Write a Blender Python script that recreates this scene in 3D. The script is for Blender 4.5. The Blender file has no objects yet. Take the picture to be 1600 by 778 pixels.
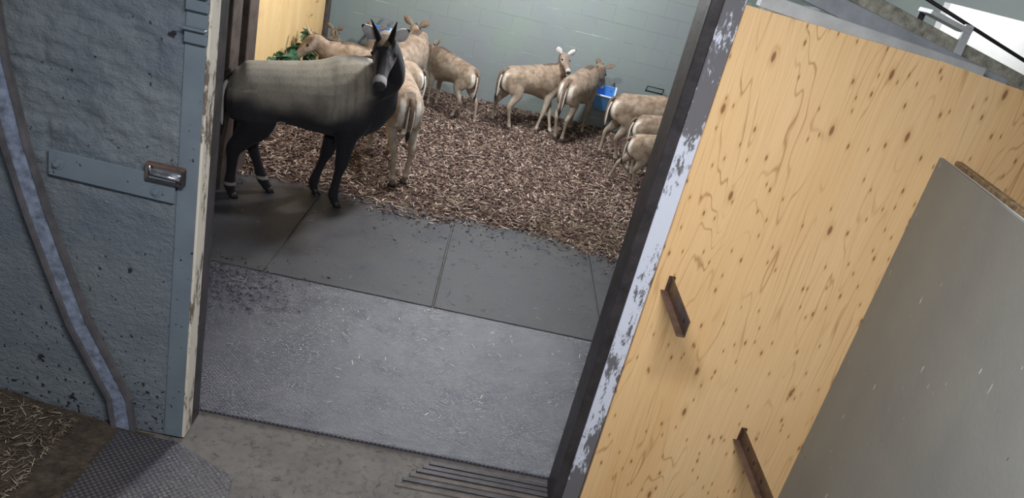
import bpy, bmesh, math, random
import numpy as np
from mathutils import Vector, Matrix, noise as mnoise
random.seed(7); rng = np.random.default_rng(7)
S = bpy.context.scene
COL = S.collection
R = math.radians

# ------------------------------------------------------------------ camera
F_PX, PITCH, ROLL, YAW, CAM_H = 1196.0, R(23.5), R(14.1), R(4.4), 2.7
fw = Vector((math.sin(YAW)*math.cos(PITCH), math.cos(YAW)*math.cos(PITCH), -math.sin(PITCH)))
r0 = Vector((math.cos(YAW), -math.sin(YAW), 0)); u0 = r0.cross(fw)
rt = r0*math.cos(ROLL) + u0*math.sin(ROLL); up = u0*math.cos(ROLL) - r0*math.sin(ROLL)
cam = bpy.data.cameras.new('camera'); cam_o = bpy.data.objects.new('camera', cam); COL.objects.link(cam_o)
cam.sensor_width = 36; cam.lens = 36*F_PX/1600; cam.clip_start = 0.02
m = Matrix((rt, up, -fw)).transposed().to_4x4(); m.translation = (0, 0, CAM_H)
cam_o.matrix_world = m
S.camera = cam_o
# ------------------------------------------------------------------ world, lights, exposure
w = bpy.data.worlds.new('world'); S.world = w; w.use_nodes = True
w.node_tree.nodes['Background'].inputs[0].default_value = (0.78, 0.87, 1.0, 1)
w.node_tree.nodes['Background'].inputs[1].default_value = 0.25
def area(name, loc, target, sx, sy, power, col):
    l = bpy.data.lights.new(name, 'AREA'); l.shape = 'RECTANGLE'; l.size = sx; l.size_y = sy
    l.energy = power; l.color = col
    o = bpy.data.objects.new(name, l); COL.objects.link(o); o.location = loc
    o.rotation_euler = (Vector(target)-Vector(loc)).to_track_quat('-Z', 'Y').to_euler()
    return o
def bulb(name, loc, power, rad, col):
    l = bpy.data.lights.new(name, 'POINT'); l.energy = power; l.shadow_soft_size = rad; l.color = col
    o = bpy.data.objects.new(name, l); COL.objects.link(o); o.location = loc; return o
bulb('stall_lamp_light', (-0.30, 6.95, 3.12), 250, 0.13, (0.94, 0.97, 1.0))
bulb('stall_lamp_light', (0.45, 8.9, 3.12), 330, 0.13, (0.92, 0.96, 1.0))
bulb('bay_fill_light', (2.9, 4.35, 3.12), 46, 0.13, (0.96, 0.98, 1.0))  # fill light added to brighten the white partition and the rails
area('corridor_lamp_light', (0.1, 0.9, 3.33), (0.1, 1.2, 0), 1.2, 0.3, 128, (0.97, 0.98, 1.0))
S.view_settings.view_transform = 'Standard'; S.view_settings.look = 'None'
S.view_settings.gamma = 1; S.view_settings.use_curve_mapping = False
S.view_settings.exposure = 0.0

# ------------------------------------------------------------------ helpers
def lin(r, g, b):
    def c(v):
        v /= 255.0
        return v/12.92 if v <= 0.04045 else ((v+0.055)/1.055)**2.4
    return (c(r), c(g), c(b), 1)
class NT:
    def __init__(s, name, rough=0.7, spec=0.4, metal=0.0):
        s.m = bpy.data.materials.new(name); s.m.use_nodes = True
        s.t = s.m.node_tree; s.b = s.t.nodes['Principled BSDF']
        s.b.inputs['Roughness'].default_value = rough; s.b.inputs['Metallic'].default_value = metal
        s.b.inputs['Specular IOR Level'].default_value = spec
        s.tc = s.n('ShaderNodeTexCoord')
    def n(s, typ, **kw):
        x = s.t.nodes.new(typ)
        for k, v in kw.items(): setattr(x, k, v)
        return x
    def put(s, sock, v):
        if hasattr(v, 'default_value') or isinstance(v, bpy.types.NodeSocket): s.t.links.new(v, sock)
        else: sock.default_value = v
    def map(s, scale=(1, 1, 1), rot=(0, 0, 0), loc=(0, 0, 0), src='Object'):
        x = s.n('ShaderNodeMapping'); s.t.links.new(s.tc.outputs[src], x.inputs[0])
        x.inputs['Scale'].default_value = scale; x.inputs['Rotation'].default_value = rot; x.inputs['Location'].default_value = loc
        return x.outputs[0]
    def noise(s, vec, scale, detail=4, rough=0.55, dist=0.0):
        x = s.n('ShaderNodeTexNoise'); s.put(x.inputs['Vector'], vec)
        for k, v in (('Scale', scale), ('Detail', detail), ('Roughness', rough), ('Distortion', dist)): x.inputs[k].default_value = v
        return x.outputs['Fac']
    def voro(s, vec, scale, rand=1.0, out='Distance', feature='F1'):
        x = s.n('ShaderNodeTexVoronoi', feature=feature); s.put(x.inputs['Vector'], vec)
        x.inputs['Scale'].default_value = scale; x.inputs['Randomness'].default_value = rand
        return x.outputs[out]
    def ramp(s, fac, *stops):
        x = s.n('ShaderNodeValToRGB'); s.put(x.inputs[0], fac); e = x.color_ramp.elements
        for i, (p, c) in enumerate(stops):
            el = e[i] if i < 2 else e.new(p)
            el.position = p; el.color = c if len(c) == 4 else (*c, 1)
        return x.outputs[0]
    def step(s, fac, a, b): return s.ramp(fac, (a, (0, 0, 0, 1)), (b, (1, 1, 1, 1)))
    def mix(s, fac, a, b, mode='MIX'):
        x = s.n('ShaderNodeMix', data_type='RGBA', blend_type=mode)
        s.put(x.inputs[0], fac); s.put(x.inputs[6], a); s.put(x.inputs[7], b)
        return x.outputs[2]
    def math(s, op, a, b=0.0):
        x = s.n('ShaderNodeMath', operation=op); s.put(x.inputs[0], a); s.put(x.inputs[1], b); return x.outputs[0]
    def bump(s, h, strength=0.5, dist=0.01):
        x = s.n('ShaderNodeBump'); s.put(x.inputs['Height'], h)
        x.inputs['Strength'].default_value = strength; x.inputs['Distance'].default_value = dist
        if s.b.inputs['Normal'].links: s.t.links.new(s.b.inputs['Normal'].links[0].from_socket, x.inputs['Normal'])
        s.t.links.new(x.outputs[0], s.b.inputs['Normal'])
    def col(s, c): s.put(s.b.inputs['Base Color'], c)
    def rough(s, c): s.put(s.b.inputs['Roughness'], c)

def simple(name, rgb, rough=0.7, metal=0.0, var=0.25, scale=14, bump=0.15, rgb2=None, spec=0.4):
    n = NT(name, rough, spec, metal); v = n.map()
    a = n.noise(v, scale, 6, 0.65)
    c1 = lin(*rgb); c2 = lin(*(rgb2 or [k*(1-var) for k in rgb]))
    n.col(n.mix(n.step(a, 0.35, 0.7), c1, c2)); n.bump(n.noise(v, scale*5, 3), bump, 0.01)
    return n.m

def mesh_obj(name, verts, faces, mat, parent=None, smooth=False):
    me = bpy.data.meshes.new(name); me.from_pydata([tuple(v) for v in verts], [], [tuple(f) for f in faces]); me.update()
    return link(name, me, mat, parent, smooth)
def link(name, me, mat, parent=None, smooth=False):
    if mat and not me.materials: me.materials.append(mat)
    if smooth: me.polygons.foreach_set('use_smooth', [True]*len(me.polygons))
    o = bpy.data.objects.new(name, me); COL.objects.link(o)
    if parent: o.parent = parent
    return o
def bm_obj(name, bm, mat, parent=None, smooth=False):
    bmesh.ops.recalc_face_normals(bm, faces=bm.faces)
    me = bpy.data.meshes.new(name); bm.to_mesh(me); bm.free()
    return link(name, me, mat, parent, smooth)
def add_box(bm, c, size, bevel=0.0, rot=None):
    g = bmesh.ops.create_cube(bm, size=1.0)['verts']
    M = Matrix.Translation(Vector(c)) @ (rot.to_4x4() if rot else Matrix.Identity(4)) @ Matrix.Diagonal((*size, 1))
    bmesh.ops.transform(bm, matrix=M, verts=g)
    if bevel:
        es = list({e for v in g for e in v.link_edges})
        bmesh.ops.bevel(bm, geom=es, offset=bevel, segments=1, affect='EDGES')
def box(name, c, size, mat, parent=None, bevel=0.0, rot=None):
    bm = bmesh.new(); add_box(bm, c, size, bevel, rot); return bm_obj(name, bm, mat, parent)
def bar(name, a, b, w, h, mat, parent=None, bevel=0.003, upv=(0, 0, 1)):
    a = Vector(a); b = Vector(b); d = (b-a); x = d.normalized(); y = Vector(upv).cross(x).normalized(); z = x.cross(y)
    return box(name, (a+b)/2, (d.length, w, h), mat, parent, bevel, Matrix((x, y, z)).transposed())
def cyl(name, a, b, r1, r2, mat, parent=None, seg=16, smooth=True):
    a = Vector(a); b = Vector(b); d = b-a; bm = bmesh.new()
    g = bmesh.ops.create_cone(bm, cap_ends=True, segments=seg, radius1=r1, radius2=r2, depth=d.length)['verts']
    bmesh.ops.transform(bm, matrix=Matrix.Translation((a+b)/2) @ d.to_track_quat('Z', 'Y').to_matrix().to_4x4(), verts=g)
    o = bm_obj(name, bm, mat, parent, False)
    if smooth:
        for p in o.data.polygons: p.use_smooth = len(p.vertices) == 4
    return o
def tag(o, label, cat, group=None, kind=None):
    o['label'] = label
    if cat: o['category'] = cat
    if group: o['group'] = group
    if kind: o['kind'] = kind
    return o
def struct(o, label):
    o['kind'] = 'structure'; o['label'] = label; return o
def empty(name, loc, rz=0.0):
    o = bpy.data.objects.new(name, None); COL.objects.link(o); o.location = loc; o.rotation_euler = (0, 0, rz); o.empty_display_size = 0.1
    return o
def fbm(p, o=4): return mnoise.fractal(Vector(p), 1.0, 2.0, o)

# ------------------------------------------------------------------ materials
def mat_plywood(name, seed=0.0, flat=False, c_a=(236, 202, 154), c_b=(226, 184, 130)):
    n = NT(name, 0.62, 0.3)
    g = n.map((1.6, 1.6, 0.22), loc=(seed, 0, seed))
    big = n.noise(g, 2.0, 2, 0.5, 0.3)
    base = n.mix(n.step(big, 0.3, 0.72), lin(*c_a), lin(*c_b))
    fine = n.noise(n.map((60, 60, 1.3)), 2.0, 4, 0.6)
    base = n.mix(n.math('MULTIPLY', n.step(fine, 0.35, 0.75), 0.3), base, lin(192, 142, 84))
    # cathedral grain: contour lines of a stretched field
    fld = n.noise(n.map((2.6, 2.6, 0.30), loc=(seed*2, 0, 1)), 1.5, 3, 0.42, 0.25)
    fr = n.math('FRACT', n.math('MULTIPLY', fld, 26.0))
    ln = n.math('ABSOLUTE', n.math('SUBTRACT', fr, 0.5))
    msk = n.step(n.noise(n.map((3, 3, 0.8), loc=(seed, 3, 2)), 2.0, 3), 0.40, 0.62)
    line = n.math('MULTIPLY', n.math('SUBTRACT', 1.0, n.step(ln, 0.0, 0.09)), msk)
    base = n.mix(n.math('MULTIPLY', line, 0.62), base, lin(150, 98, 50))
    # knots
    for sx, sz, thr, prob, cc in ((6.5, 2.4, 0.060, 0.70, (118, 80, 50)), (13.0, 4.6, 0.062, 0.66, (124, 84, 52)), (24.0, 7.0, 0.075, 0.66, (138, 96, 60))):
        v = n.map((sx, sx, sz), (R(90), 0, 0), (seed*3.3, seed, 0))
        if flat: v = n.map((sx, sx, sz), (R(90), 0, R(90)), (seed*3.3, seed, 0))
        d = n.voro(v, 1.0); cc2 = n.voro(v, 1.0, out='Color')
        for q in (d, cc2): q.node.voronoi_dimensions = '2D'
        sep = n.n('ShaderNodeSeparateColor'); n.t.links.new(cc2, sep.inputs[0])
        on = n.math('GREATER_THAN', sep.outputs[0], prob)
        halo = n.math('MULTIPLY', n.math('SUBTRACT', 1.0, n.step(d, thr, thr*2.6)), on)
        base = n.mix(n.math('MULTIPLY', halo, 0.28), base, lin(186, 130, 72))
        core = n.math('MULTIPLY', n.math('SUBTRACT', 1.0, n.step(d, thr*0.6, thr*1.1)), on)
        base = n.mix(n.math('MULTIPLY', core, 0.8), base, lin(*cc))
    n.col(base); n.bump(fine, 0.12, 0.004)
    return n.m
M_PLY = mat_plywood('plywood_front', 0.3)
M_PLY2 = mat_plywood('plywood_stall', 1.7, True, (230, 200, 148), (216, 180, 124))

def mat_rubber(name, scale, dusty, rand=0.0, spec=0.9, ro=(0.15, 0.30)):
    n = NT(name, 0.5, spec); v = n.map((1, 1, 1), (0, 0, R(45)))
    d = n.voro(v, scale, rand); dust = n.noise(n.map(), 3.2, 8, 0.72)
    spots = n.noise(n.map(), 85, 4, 0.75)
    c = n.mix(n.step(dust, 0.38, 0.72), lin(*dusty[0]), lin(*dusty[1]))
    c = n.mix(n.math('MULTIPLY', n.step(spots, 0.56, 0.72), 0.4), c, lin(134, 128, 122))
    c = n.mix(n.math('MULTIPLY', n.step(d, 0.3, 0.55), 0.75), c, lin(30, 30, 36))
    n.col(c)
    n.rough(n.mix(n.step(dust, 0.35, 0.75), (ro[0], ro[0], ro[0], 1), (ro[1], ro[1], ro[1], 1)))
    n.bump(n.noise(n.map(), 110, 4, 0.8), 0.6, 0.005); n.bump(d, 0.6, 0.006)
    return n.m
M_MAT = mat_rubber('rubber_mat', 58, ((68, 68, 74), (98, 94, 90)), spec=0.45, ro=(0.3, 0.5))
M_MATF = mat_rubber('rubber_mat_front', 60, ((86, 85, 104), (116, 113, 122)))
M_MATC = mat_rubber('rubber_mat_studded', 48, ((78, 76, 82), (98, 92, 88)))

n = NT('floor_concrete', 0.75, 0.35); v = n.map(); a = n.noise(v, 3, 8, 0.7)
n.col(n.mix(n.step(n.noise(v, 30, 4), 0.5, 0.75), n.mix(n.step(a, 0.3, 0.7), lin(92, 88, 86), lin(116, 110, 104)), lin(80, 77, 75)))
n.bump(n.noise(v, 60, 4), 0.25, 0.006); M_CONC = n.m

def mat_wall_left():
    n = NT('painted_render', 0.5, 0.45); v = n.map()
    c = n.mix(n.step(n.noise(v, 2.3, 6, 0.65), 0.35, 0.7), lin(118, 126, 130), lin(98, 106, 118))
    # splashed dirt, thick towards the foot where hooves kick it up
    sep = n.n('ShaderNodeSeparateXYZ'); n.t.links.new(n.tc.outputs['Object'], sep.inputs[0])
    hgt = n.step(sep.outputs[2], 0.1, 1.35)
    sv = n.map((1, 1, 0.75))
    sp = n.math('SUBTRACT', n.noise(sv, 42, 2, 0.5), n.math('MULTIPLY', hgt, 0.085))
    c = n.mix(n.step(sp, 0.615, 0.645), c, lin(38, 38, 44))
    sp2 = n.math('SUBTRACT', n.noise(n.map((1, 1, 0.8), loc=(3, 1, 2)), 15, 2, 0.5), n.math('MULTIPLY', hgt, 0.10))
    c = n.mix(n.step(sp2, 0.655, 0.675), c, lin(36, 36, 42))
    c = n.mix(n.math('MULTIPLY', n.step(n.noise(v, 9, 6, 0.75), 0.62, 0.75), 0.35), c, lin(132, 138, 142))
    n.col(c); n.bump(n.noise(n.map((1, 1, 1.4)), 32, 6, 0.72), 0.8, 0.02)
    return n.m
M_WALL = mat_wall_left()
n = NT('painted_steel_grey', 0.42, 0.5); v = n.map()
c = n.mix(n.step(n.noise(v, 5, 6), 0.35, 0.7), lin(108, 119, 127), lin(96, 106, 116))
c = n.mix(n.step(n.noise(v, 34, 3, 0.6), 0.68, 0.70), c, lin(40, 42, 46)); n.col(c); n.bump(n.noise(v, 40, 3), 0.08, 0.004); M_STEELP = n.m
n = NT('back_wall_paint', 0.6, 0.35); v = n.map()
rnd = n.n('ShaderNodeObjectInfo').outputs['Random']
tone = n.n('ShaderNodeTexNoise'); tc2 = n.n('ShaderNodeNewGeometry'); n.t.links.new(tc2.outputs['Position'], tone.inputs['Vector']); tone.inputs['Scale'].default_value = 1.1; tone.inputs['Detail'].default_value = 6
c = n.mix(n.step(tone.outputs[0], 0.35, 0.68), lin(140, 152, 144), lin(138, 142, 146))
c = n.mix(n.math('MULTIPLY', rnd, 0.08), c, lin(120, 130, 126)); n.col(c)
n.bump(n.noise(v, 25, 5, 0.65), 0.22, 0.008); M_BACK = n.m
n = NT('back_wall_mortar', 0.8, 0.2); v = n.map()
n.col(n.mix(n.step(n.noise(n.map((1, 1, 3.5)), 1.6, 5, 0.7), 0.52, 0.64), lin(132, 143, 138), lin(226, 228, 222))); M_MORTAR = n.m
def peel(name, top, under, lo, hi, scale=7, worn=0.0):
    n = NT(name, 0.6, 0.35); v = n.map((1, 1, 0.35)); a = n.noise(v, scale, 9, 0.78)
    if worn:
        sep = n.n('ShaderNodeSeparateXYZ'); n.t.links.new(n.tc.outputs['Object'], sep.inputs[0])
        a = n.math('SUBTRACT', a, n.math('MULTIPLY', n.math('ADD', n.step(sep.outputs[2], 0.25, 0.55), n.math('SUBTRACT', 1.0, n.step(n.math('ADD', sep.outputs[2], 1.68), 0.2, 0.85))), worn))
    n.col(n.mix(n.step(a, lo, hi), lin(*under), lin(*top))); n.bump(n.step(a, lo, hi), 0.4, 0.004); return n.m
M_PEEL = peel('peeling_white_paint', (206, 210, 224), (106, 104, 108), 0.42, 0.45, 9, 0.13)
M_CREAM = peel('peeling_cream_paint', (206, 198, 184), (104, 92, 82), 0.43, 0.47, 10)
M_DARK = simple('dark_steel', (72, 67, 70), 0.5, 0.3, 0.4, 8)
M_DARK2 = simple('brown_steel', (96, 84, 78), 0.55, 0.2, 0.35, 8)
M_FRAME = simple('grey_frame_steel', (112, 108, 110), 0.45, 0.3, 0.3, 8)
M_GALV = simple('galvanised_steel', (158, 162, 172), 0.38, 0.55, 0.3, 16, 0.1)
M_CHAN = simple('channel_web_bluegrey', (150, 160, 182), 0.5, 0.2, 0.4, 26, 0.1)
M_CHROME = simple('bright_steel', (205, 205, 212), 0.25, 0.85, 0.25, 20, 0.08)
M_RUST = simple('rusty_steel', (122, 96, 84), 0.55, 0.35, 0.35, 14)
M_ANGLE = simple('angle_steel', (118, 98, 84), 0.38, 0.6, 0.35, 12)
M_ALU = simple('pale_track_steel', (204, 208, 210), 0.45, 0.1, 0.15, 6, 0.05)
M_RAIL = simple('mid_grey_rail', (168, 172, 178), 0.45, 0.1, 0.2, 6, 0.05)
M_BEAM = simple('weathered_beam', (178, 175, 160), 0.8, 0.0, 0.4, 22, 0.5)
M_WHITE = simple('white_board', (226, 226, 222), 0.6, 0.0, 0.05, 4, 0.04)
M_CEIL = simple('ceiling_dark', (74, 74, 78), 0.8, 0, 0.2, 3, 0.1)
M_BLACK = simple('black_rubber', (30, 30, 33), 0.6, 0, 0.2, 20)
n = NT('grey_panel_face', 0.55, 0.4); v = n.map()
c = n.mix(n.step(n.noise(v, 2.0, 6, 0.6), 0.3, 0.72), lin(132, 133, 128), lin(120, 121, 119))
st = n.noise(n.map((44, 44, 11)), 1.0, 2, 0.5)
c = n.mix(n.step(st, 0.735, 0.765), c, lin(190, 184, 172))
st2 = n.noise(n.map((50, 50, 12), loc=(5, 2, 1)), 1.0, 2, 0.5)
c = n.mix(n.step(st2, 0.745, 0.765), c, lin(64, 62, 60)); n.col(c); n.bump(n.noise(v, 45, 5, 0.6), 0.25, 0.005); M_GREY = n.m
M_OSB = simple('board_edge', (176, 148, 112), 0.8, 0, 0.5, 40, 0.6)
n = NT('blue_plastic', 0.35, 0.5); n.col(n.mix(n.noise(n.map(), 6, 4), lin(96, 168, 240), lin(128, 194, 250))); M_BLUE = n.m
M_BLUERIM = simple('bucket_rim_highlight', (226, 236, 246), 0.3, 0, 0.1, 10, 0.02)  # near white: specular highlight along the rim put into its colour
M_LEAF = simple('browse_leaf', (58, 104, 72), 0.6, 0, 0.45, 12, 0.2)
M_TWIG = simple('twig', (86, 66, 50), 0.8)
n = NT('soil', 0.95, 0.1); v = n.map(); n.col(n.mix(n.step(n.noise(v, 14, 8, 0.75), 0.35, 0.68), lin(52, 45, 42), lin(96, 85, 74))); n.bump(n.noise(v, 50, 5, 0.7), 1.0, 0.02); M_SOIL = n.m
n = NT('chip_bed_ground', 0.95, 0.1); v = n.map(); n.col(n.mix(n.step(n.noise(v, 30, 6, 0.75), 0.35, 0.65), lin(62, 48, 46), lin(120, 98, 88))); n.bump(n.noise(v, 60, 5, 0.7), 1.0, 0.02); M_BED = n.m
n = NT('lamp_diffuser', 0.5); n.b.inputs['Emission Color'].default_value = (1, 1, 1, 1); n.b.inputs['Emission Strength'].default_value = 4.0; M_LAMP = n.m
def mat_attr(name, rough=0.85, bump=0.0):
    n = NT(name, rough, 0.2); a = n.n('ShaderNodeAttribute', attribute_name='tint'); n.col(a.outputs['Color']); return n.m
M_CHIP = mat_attr('chip'); M_STRAW = mat_attr('straw', 0.7)

# ------------------------------------------------------------------ room
WY = 3.05                    # corridor face of the partition
BWY = 11.0                   # face of the back wall
floor = struct(box('floor', (1.0, 4.9, -0.08), (9.4, 13.0, 0.13), M_CONC), 'grey concrete floor under the mats and bedding')
ceil = struct(box('ceiling', (1.0, 4.9, 3.48), (9.4, 13.0, 0.12), M_CEIL), 'dark ceiling above stall and corridor')

# left half of the partition: lumpy painted masonry above, smooth below
def wall_left():
    x0, x1, z0, z1, st = -3.6, -1.128, -0.005, 3.4, 0.011
    xs = np.concatenate([np.arange(x0, -2.2, 0.05), np.arange(-2.2, x1-0.004, st), [x1]]); zs = np.arange(z0, z1, st)
    nx, nz = len(xs), len(zs); V = []
    for z in zs:
        for x in xs:
            k = min(1.0, max(0.0, (z-1.02)/0.35)); kx = min(1.0, max(0.0, (x1-0.085-x)/0.03))
            d = 0.004*fbm((x*2, z*2, 5), 3)*kx
            rough = fbm((x*9, z*14, 1), 5)
            d += kx*(0.15+0.85*k)*(0.012*fbm((x*3.2, z*4.5, 9), 4) + 0.010*rough + 0.008*max(0, fbm((x*22, z*27, 3), 3)))
            # faint block joints under the render
            if k > 0.1:
                row = math.floor(z/0.215); fz = abs((z/0.215) % 1 - 0.0); fz = min(fz, 1-fz)*0.215
                fx = ((x + 0.22*(row % 2))/0.44) % 1; fx = min(fx, 1-fx)*0.44
                j = min(fz, fx); amp = max(0, 0.35+fbm((x*2.5, z*3, 20), 2))
                if j < 0.016: d -= k*kx*0.014*amp*(1-j/0.016)
            V.append((x, WY-d, z))
    Fc = [(j*nx+i, j*nx+i+1, (j+1)*nx+i+1, (j+1)*nx+i) for j in range(nz-1) for i in range(nx-1)]
    # back slab closes the solid
    b = len(V); zt = zs[-1]
    V += [(x0, WY+0.14, z0), (x1, WY+0.14, z0), (x1, WY+0.14, zt), (x0, WY+0.14, zt)]
    Fc += [(b+1, b, b+3, b+2)]
    Fc += [tuple([j*nx+nx-1 for j in range(nz)]+[b+2, b+1])] + [tuple([j*nx for j in range(nz-1, -1, -1)]+[b, b+3])]
    Fc += [tuple([(nz-1)*nx+i for i in range(nx-1, -1, -1)]+[b+3, b+2])]
    o = mesh_obj('wall_left', V, Fc, M_WALL)
    for p in o.data.polygons: p.use_smooth = len(p.vertices) == 4 and p.area < 0.01
    return struct(o, 'blue grey painted rough masonry wall left of the opening')
WL = wall_left()
# steel edge flange, cream stop and dark jamb of the opening, left side
struct(box('trim_1', (-1.170, WY-0.004, 1.68), (0.085, 0.008, 3.36), M_STEELP, bevel=0.002), 'grey painted steel edging plate on the left wall end')
struct(box('trim_2', (-1.122, WY+0.043, 1.68), (0.012, 0.094, 3.36), M_CREAM, bevel=0.002), 'cream peeling paint strip down the end of the left wall')
struct(box('trim_3', (-1.140, WY+0.140, 1.68), (0.045, 0.098, 3.36), M_DARK, bevel=0.004), 'dark steel jamb at the left of the opening')
# right side: frame, peeling board, backing wall
struct(box('trim_4', (0.762, WY+0.09, 1.68), (0.05, 0.20, 3.36), M_DARK, bevel=0.004), 'dark steel jamb at the right of the opening')
struct(box('trim_5', (0, 0, 0), (0.082, 0.06, 3.36), M_PEEL, bevel=0.004), 'strip of peeling white paint between dark jamb and plywood'); bpy.data.objects['trim_5'].location = (0.829, WY+0.02, 1.68)
struct(box('wall_right', (2.24, WY+0.10, 1.245), (2.74, 0.10, 2.49), M_CONC), 'partition wall behind the plywood right of the opening')
struct(box('trim_6', (-0.15, WY+0.165, 3.02), (1.86, 0.11, 0.12), M_DARK), 'steel header beam over the opening')
# threshold and sliding door track
tr = empty('trim_7', (-0.15, 3.10, 0)); struct(tr, 'worn steel floor track of the sliding door across the threshold')
for k, (y, h, mm) in enumerate(((-0.075, 0.006, M_DARK2), (-0.03, 0.010, M_DARK), (0.012, 0.007, M_DARK2), (0.05, 0.011, M_DARK), (0.09, 0.008, M_DARK), (0.125, 0.010, M_DARK))):
    bar('track_rail', (0.10+0.03*k, y, h/2-0.0145), (0.90, y, h/2-0.0145), 0.026, h, mm, tr, 0.002)

# back wall: painted blocks over mortar
bw = struct(box('wall_back', (2.0, BWY+0.082, 1.7), (8.8, 0.185, 3.42), M_MORTAR), 'grey green painted block wall at the back of the stall')
bm = bmesh.new(); add_box(bm, (0, 0, 0), (0.4492, 0.03, 0.2225), 0.002); blk = bpy.data.meshes.new('block'); bm.to_mesh(blk); bm.free(); blk.materials.append(M_BACK)
for r in range(15):
    for c in range(13 if r < 12 else 13):
        x = -2.62 + 0.45*c + (0.225 if r % 2 else 0)
        o = bpy.data.objects.new('block', blk); COL.objects.link(o); o.parent = bw
        o.location = (x, BWY+0.002+random.uniform(-0.0012, 0.0012), 0.1125+0.225*r)
# left side of the stall: wall with dark recess, posts and plywood sheet
struct(mesh_obj('wall_stall_left', [(-2.17, 6.75, 0), (-2.36, 11.05, 0), (-2.55, 11.05, 0), (-2.55, 6.75, 0), (-2.17, 6.75, 3.4), (-2.36, 11.05, 3.4), (-2.55, 11.05, 3.4), (-2.55, 6.75, 3.4)],
    [(0, 1, 5, 4), (1, 2, 6, 5), (2, 3, 7, 6), (3, 0, 4, 7), (4, 5, 6, 7), (3, 2, 1, 0)], M_BACK), 'grey wall of the stall behind the upright plywood sheet')
struct(box('wall_recess', (-2.95, 5.0, 1.7), (0.1, 3.6, 3.4), M_DARK), 'dark wall at the back of the recess left of the bull')
struct(box('wall_recess_end', (-2.78, 6.80, 1.7), (0.42, 0.08, 3.4), M_DARK), 'dark end wall of the recess beside the steel posts')

def prism(name, pts, h0, h1, mat, parent=None):
    k = len(pts); V = [(x, y, h0) for x, y in pts]+[(x, y, h1) for x, y in pts]
    Fc = [tuple(range(k))[::-1], tuple(range(k, 2*k))]+[(i, (i+1) % k, k+(i+1) % k, k+i) for i in range(k)]
    return mesh_obj(name, V, Fc, mat, parent)
# ------------------------------------------------------------------ rubber mats
def mat_slab(x0, x1, y0, y1, mat, label, t=0.014, group=None):
    bm = bmesh.new(); add_box(bm, ((x0+x1)/2, (y0+y1)/2, t/2-0.012), (x1-x0-0.012, y1-y0-0.018, t+0.004), 0.004)
    o = bm_obj('rubber_mat', bm, mat); return tag(o, label, 'mat', group)
G = 'rubber floor mats in the stall'
mat_slab(-2.53, -1.30, 4.85, 6.68, M_MAT, 'ribbed rubber mat under the hooves of the dark bull, left end of the far row', group=G)
mat_slab(-1.30, -0.08, 4.85, 6.68, M_MAT, 'ribbed rubber mat in front of the dark bull, with its head shadow at one edge', group=G)
mat_slab(-0.08, 1.19, 4.85, 6.68, M_MAT, 'dusty rubber mat in the middle of the far row, edged by straw', group=G)
mat_slab(1.19, 2.42, 4.85, 6.68, M_MAT, 'rubber mat at the right end of the far row beside the door frame', group=G)
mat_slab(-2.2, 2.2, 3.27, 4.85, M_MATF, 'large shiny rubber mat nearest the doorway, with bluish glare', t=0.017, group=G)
o = prism('rubber_mat', [(-2.4, 2.2), (-0.70, 2.2), (-0.80, 2.84), (-1.13, 3.0), (-2.4, 3.03)], -0.013, 0.006, M_MATC)
tag(o, 'studded dark rubber mat on the corridor floor at the foot of the left wall', 'mat')

# ------------------------------------------------------------------ left wall fittings
ch = empty('steel_channel', (-1.4, WY-0.02, 0)); tag(ch, 'long diagonal steel channel bolted to the left wall, bent upright at its foot', 'channel')
path = [(-2.03, 2.3), (-2.0, 1.92), (-1.976, 1.70), (-1.902, 1.354), (-1.821, 1.067), (-1.735, 0.81), (-1.644, 0.549), (-1.55, 0.36), (-1.458, 0.175), (-1.432, 0.0)]
def ribbon(name, offs, d0, d1, mat):
    # a strip between two sideways offsets along the path, proud of the wall from d0 to d1
    P = [Vector((a, b)) for a, b in path]; V = []; Fc = []
    for i, p in enumerate(P):
        t = (P[min(i+1, len(P)-1)]-P[max(i-1, 0)]).normalized(); nrm = Vector((-t.y, t.x))
        if i >= len(P)-2: nrm = Vector((1, 0)) if i == len(P)-1 else (nrm+Vector((1, 0))).normalized()
        for off in offs:
            for d in (d0, d1):
                q = p+nrm*off; V.append((q.x+1.4, -d, q.y))
    for i in range(len(P)-1):
        a = 4*i; b = 4*i+4
        Fc += [(a, a+1, b+1, b), (a+2, b+2, b+3, a+3), (a+1, a+3, b+3, b+1), (a, b, b+2, a+2)]
    e = 4*(len(P)-1); Fc += [(0, 2, 3, 1), (e, e+1, e+3, e+2)]
    return mesh_obj(name, V, Fc, mat, ch)
ribbon('web', (0.0, 0.072), -0.004, 0.010, M_CHAN)
ribbon('flange', (-0.016, 0.0), -0.004, 0.030, M_FRAME)
ribbon('flange', (0.072, 0.093), -0.004, 0.020, M_FRAME)

sp = empty('strap_plate', (-1.45, WY-0.012, 1.30)); tag(sp, 'flat grey steel strap plate bolted across the left wall', 'plate')
bar('plate', (-0.29, -0.006, 0.018), (0.235, -0.006, 0.005), 0.012, 0.115, M_STEELP, sp, 0.002)
def bolt(x, z, big, parent, m1):
    w = cyl('washer', (x, -0.012, z), (x, -0.017, z), 0.026, 0.026, m1, parent)
    bm = bmesh.new(); g = bmesh.ops.create_cone(bm, cap_ends=True, segments=6, radius1=0.016, radius2=0.015, depth=0.014 if big else 0.006)['verts']
    bmesh.ops.transform(bm, matrix=Matrix.Translation((x, -0.022, z)) @ Matrix.Rotation(R(90), 4, 'X'), verts=g)
    bm_obj('nut', bm, m1, w)
    if big: cyl('bolt_end', (x, -0.026, z), (x, -0.038, z), 0.008, 0.008, M_GALV, w)
bolt(-0.25, 0.02, True, sp, M_STEELP); bolt(0.16, -0.01, False, sp, M_STEELP)
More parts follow.
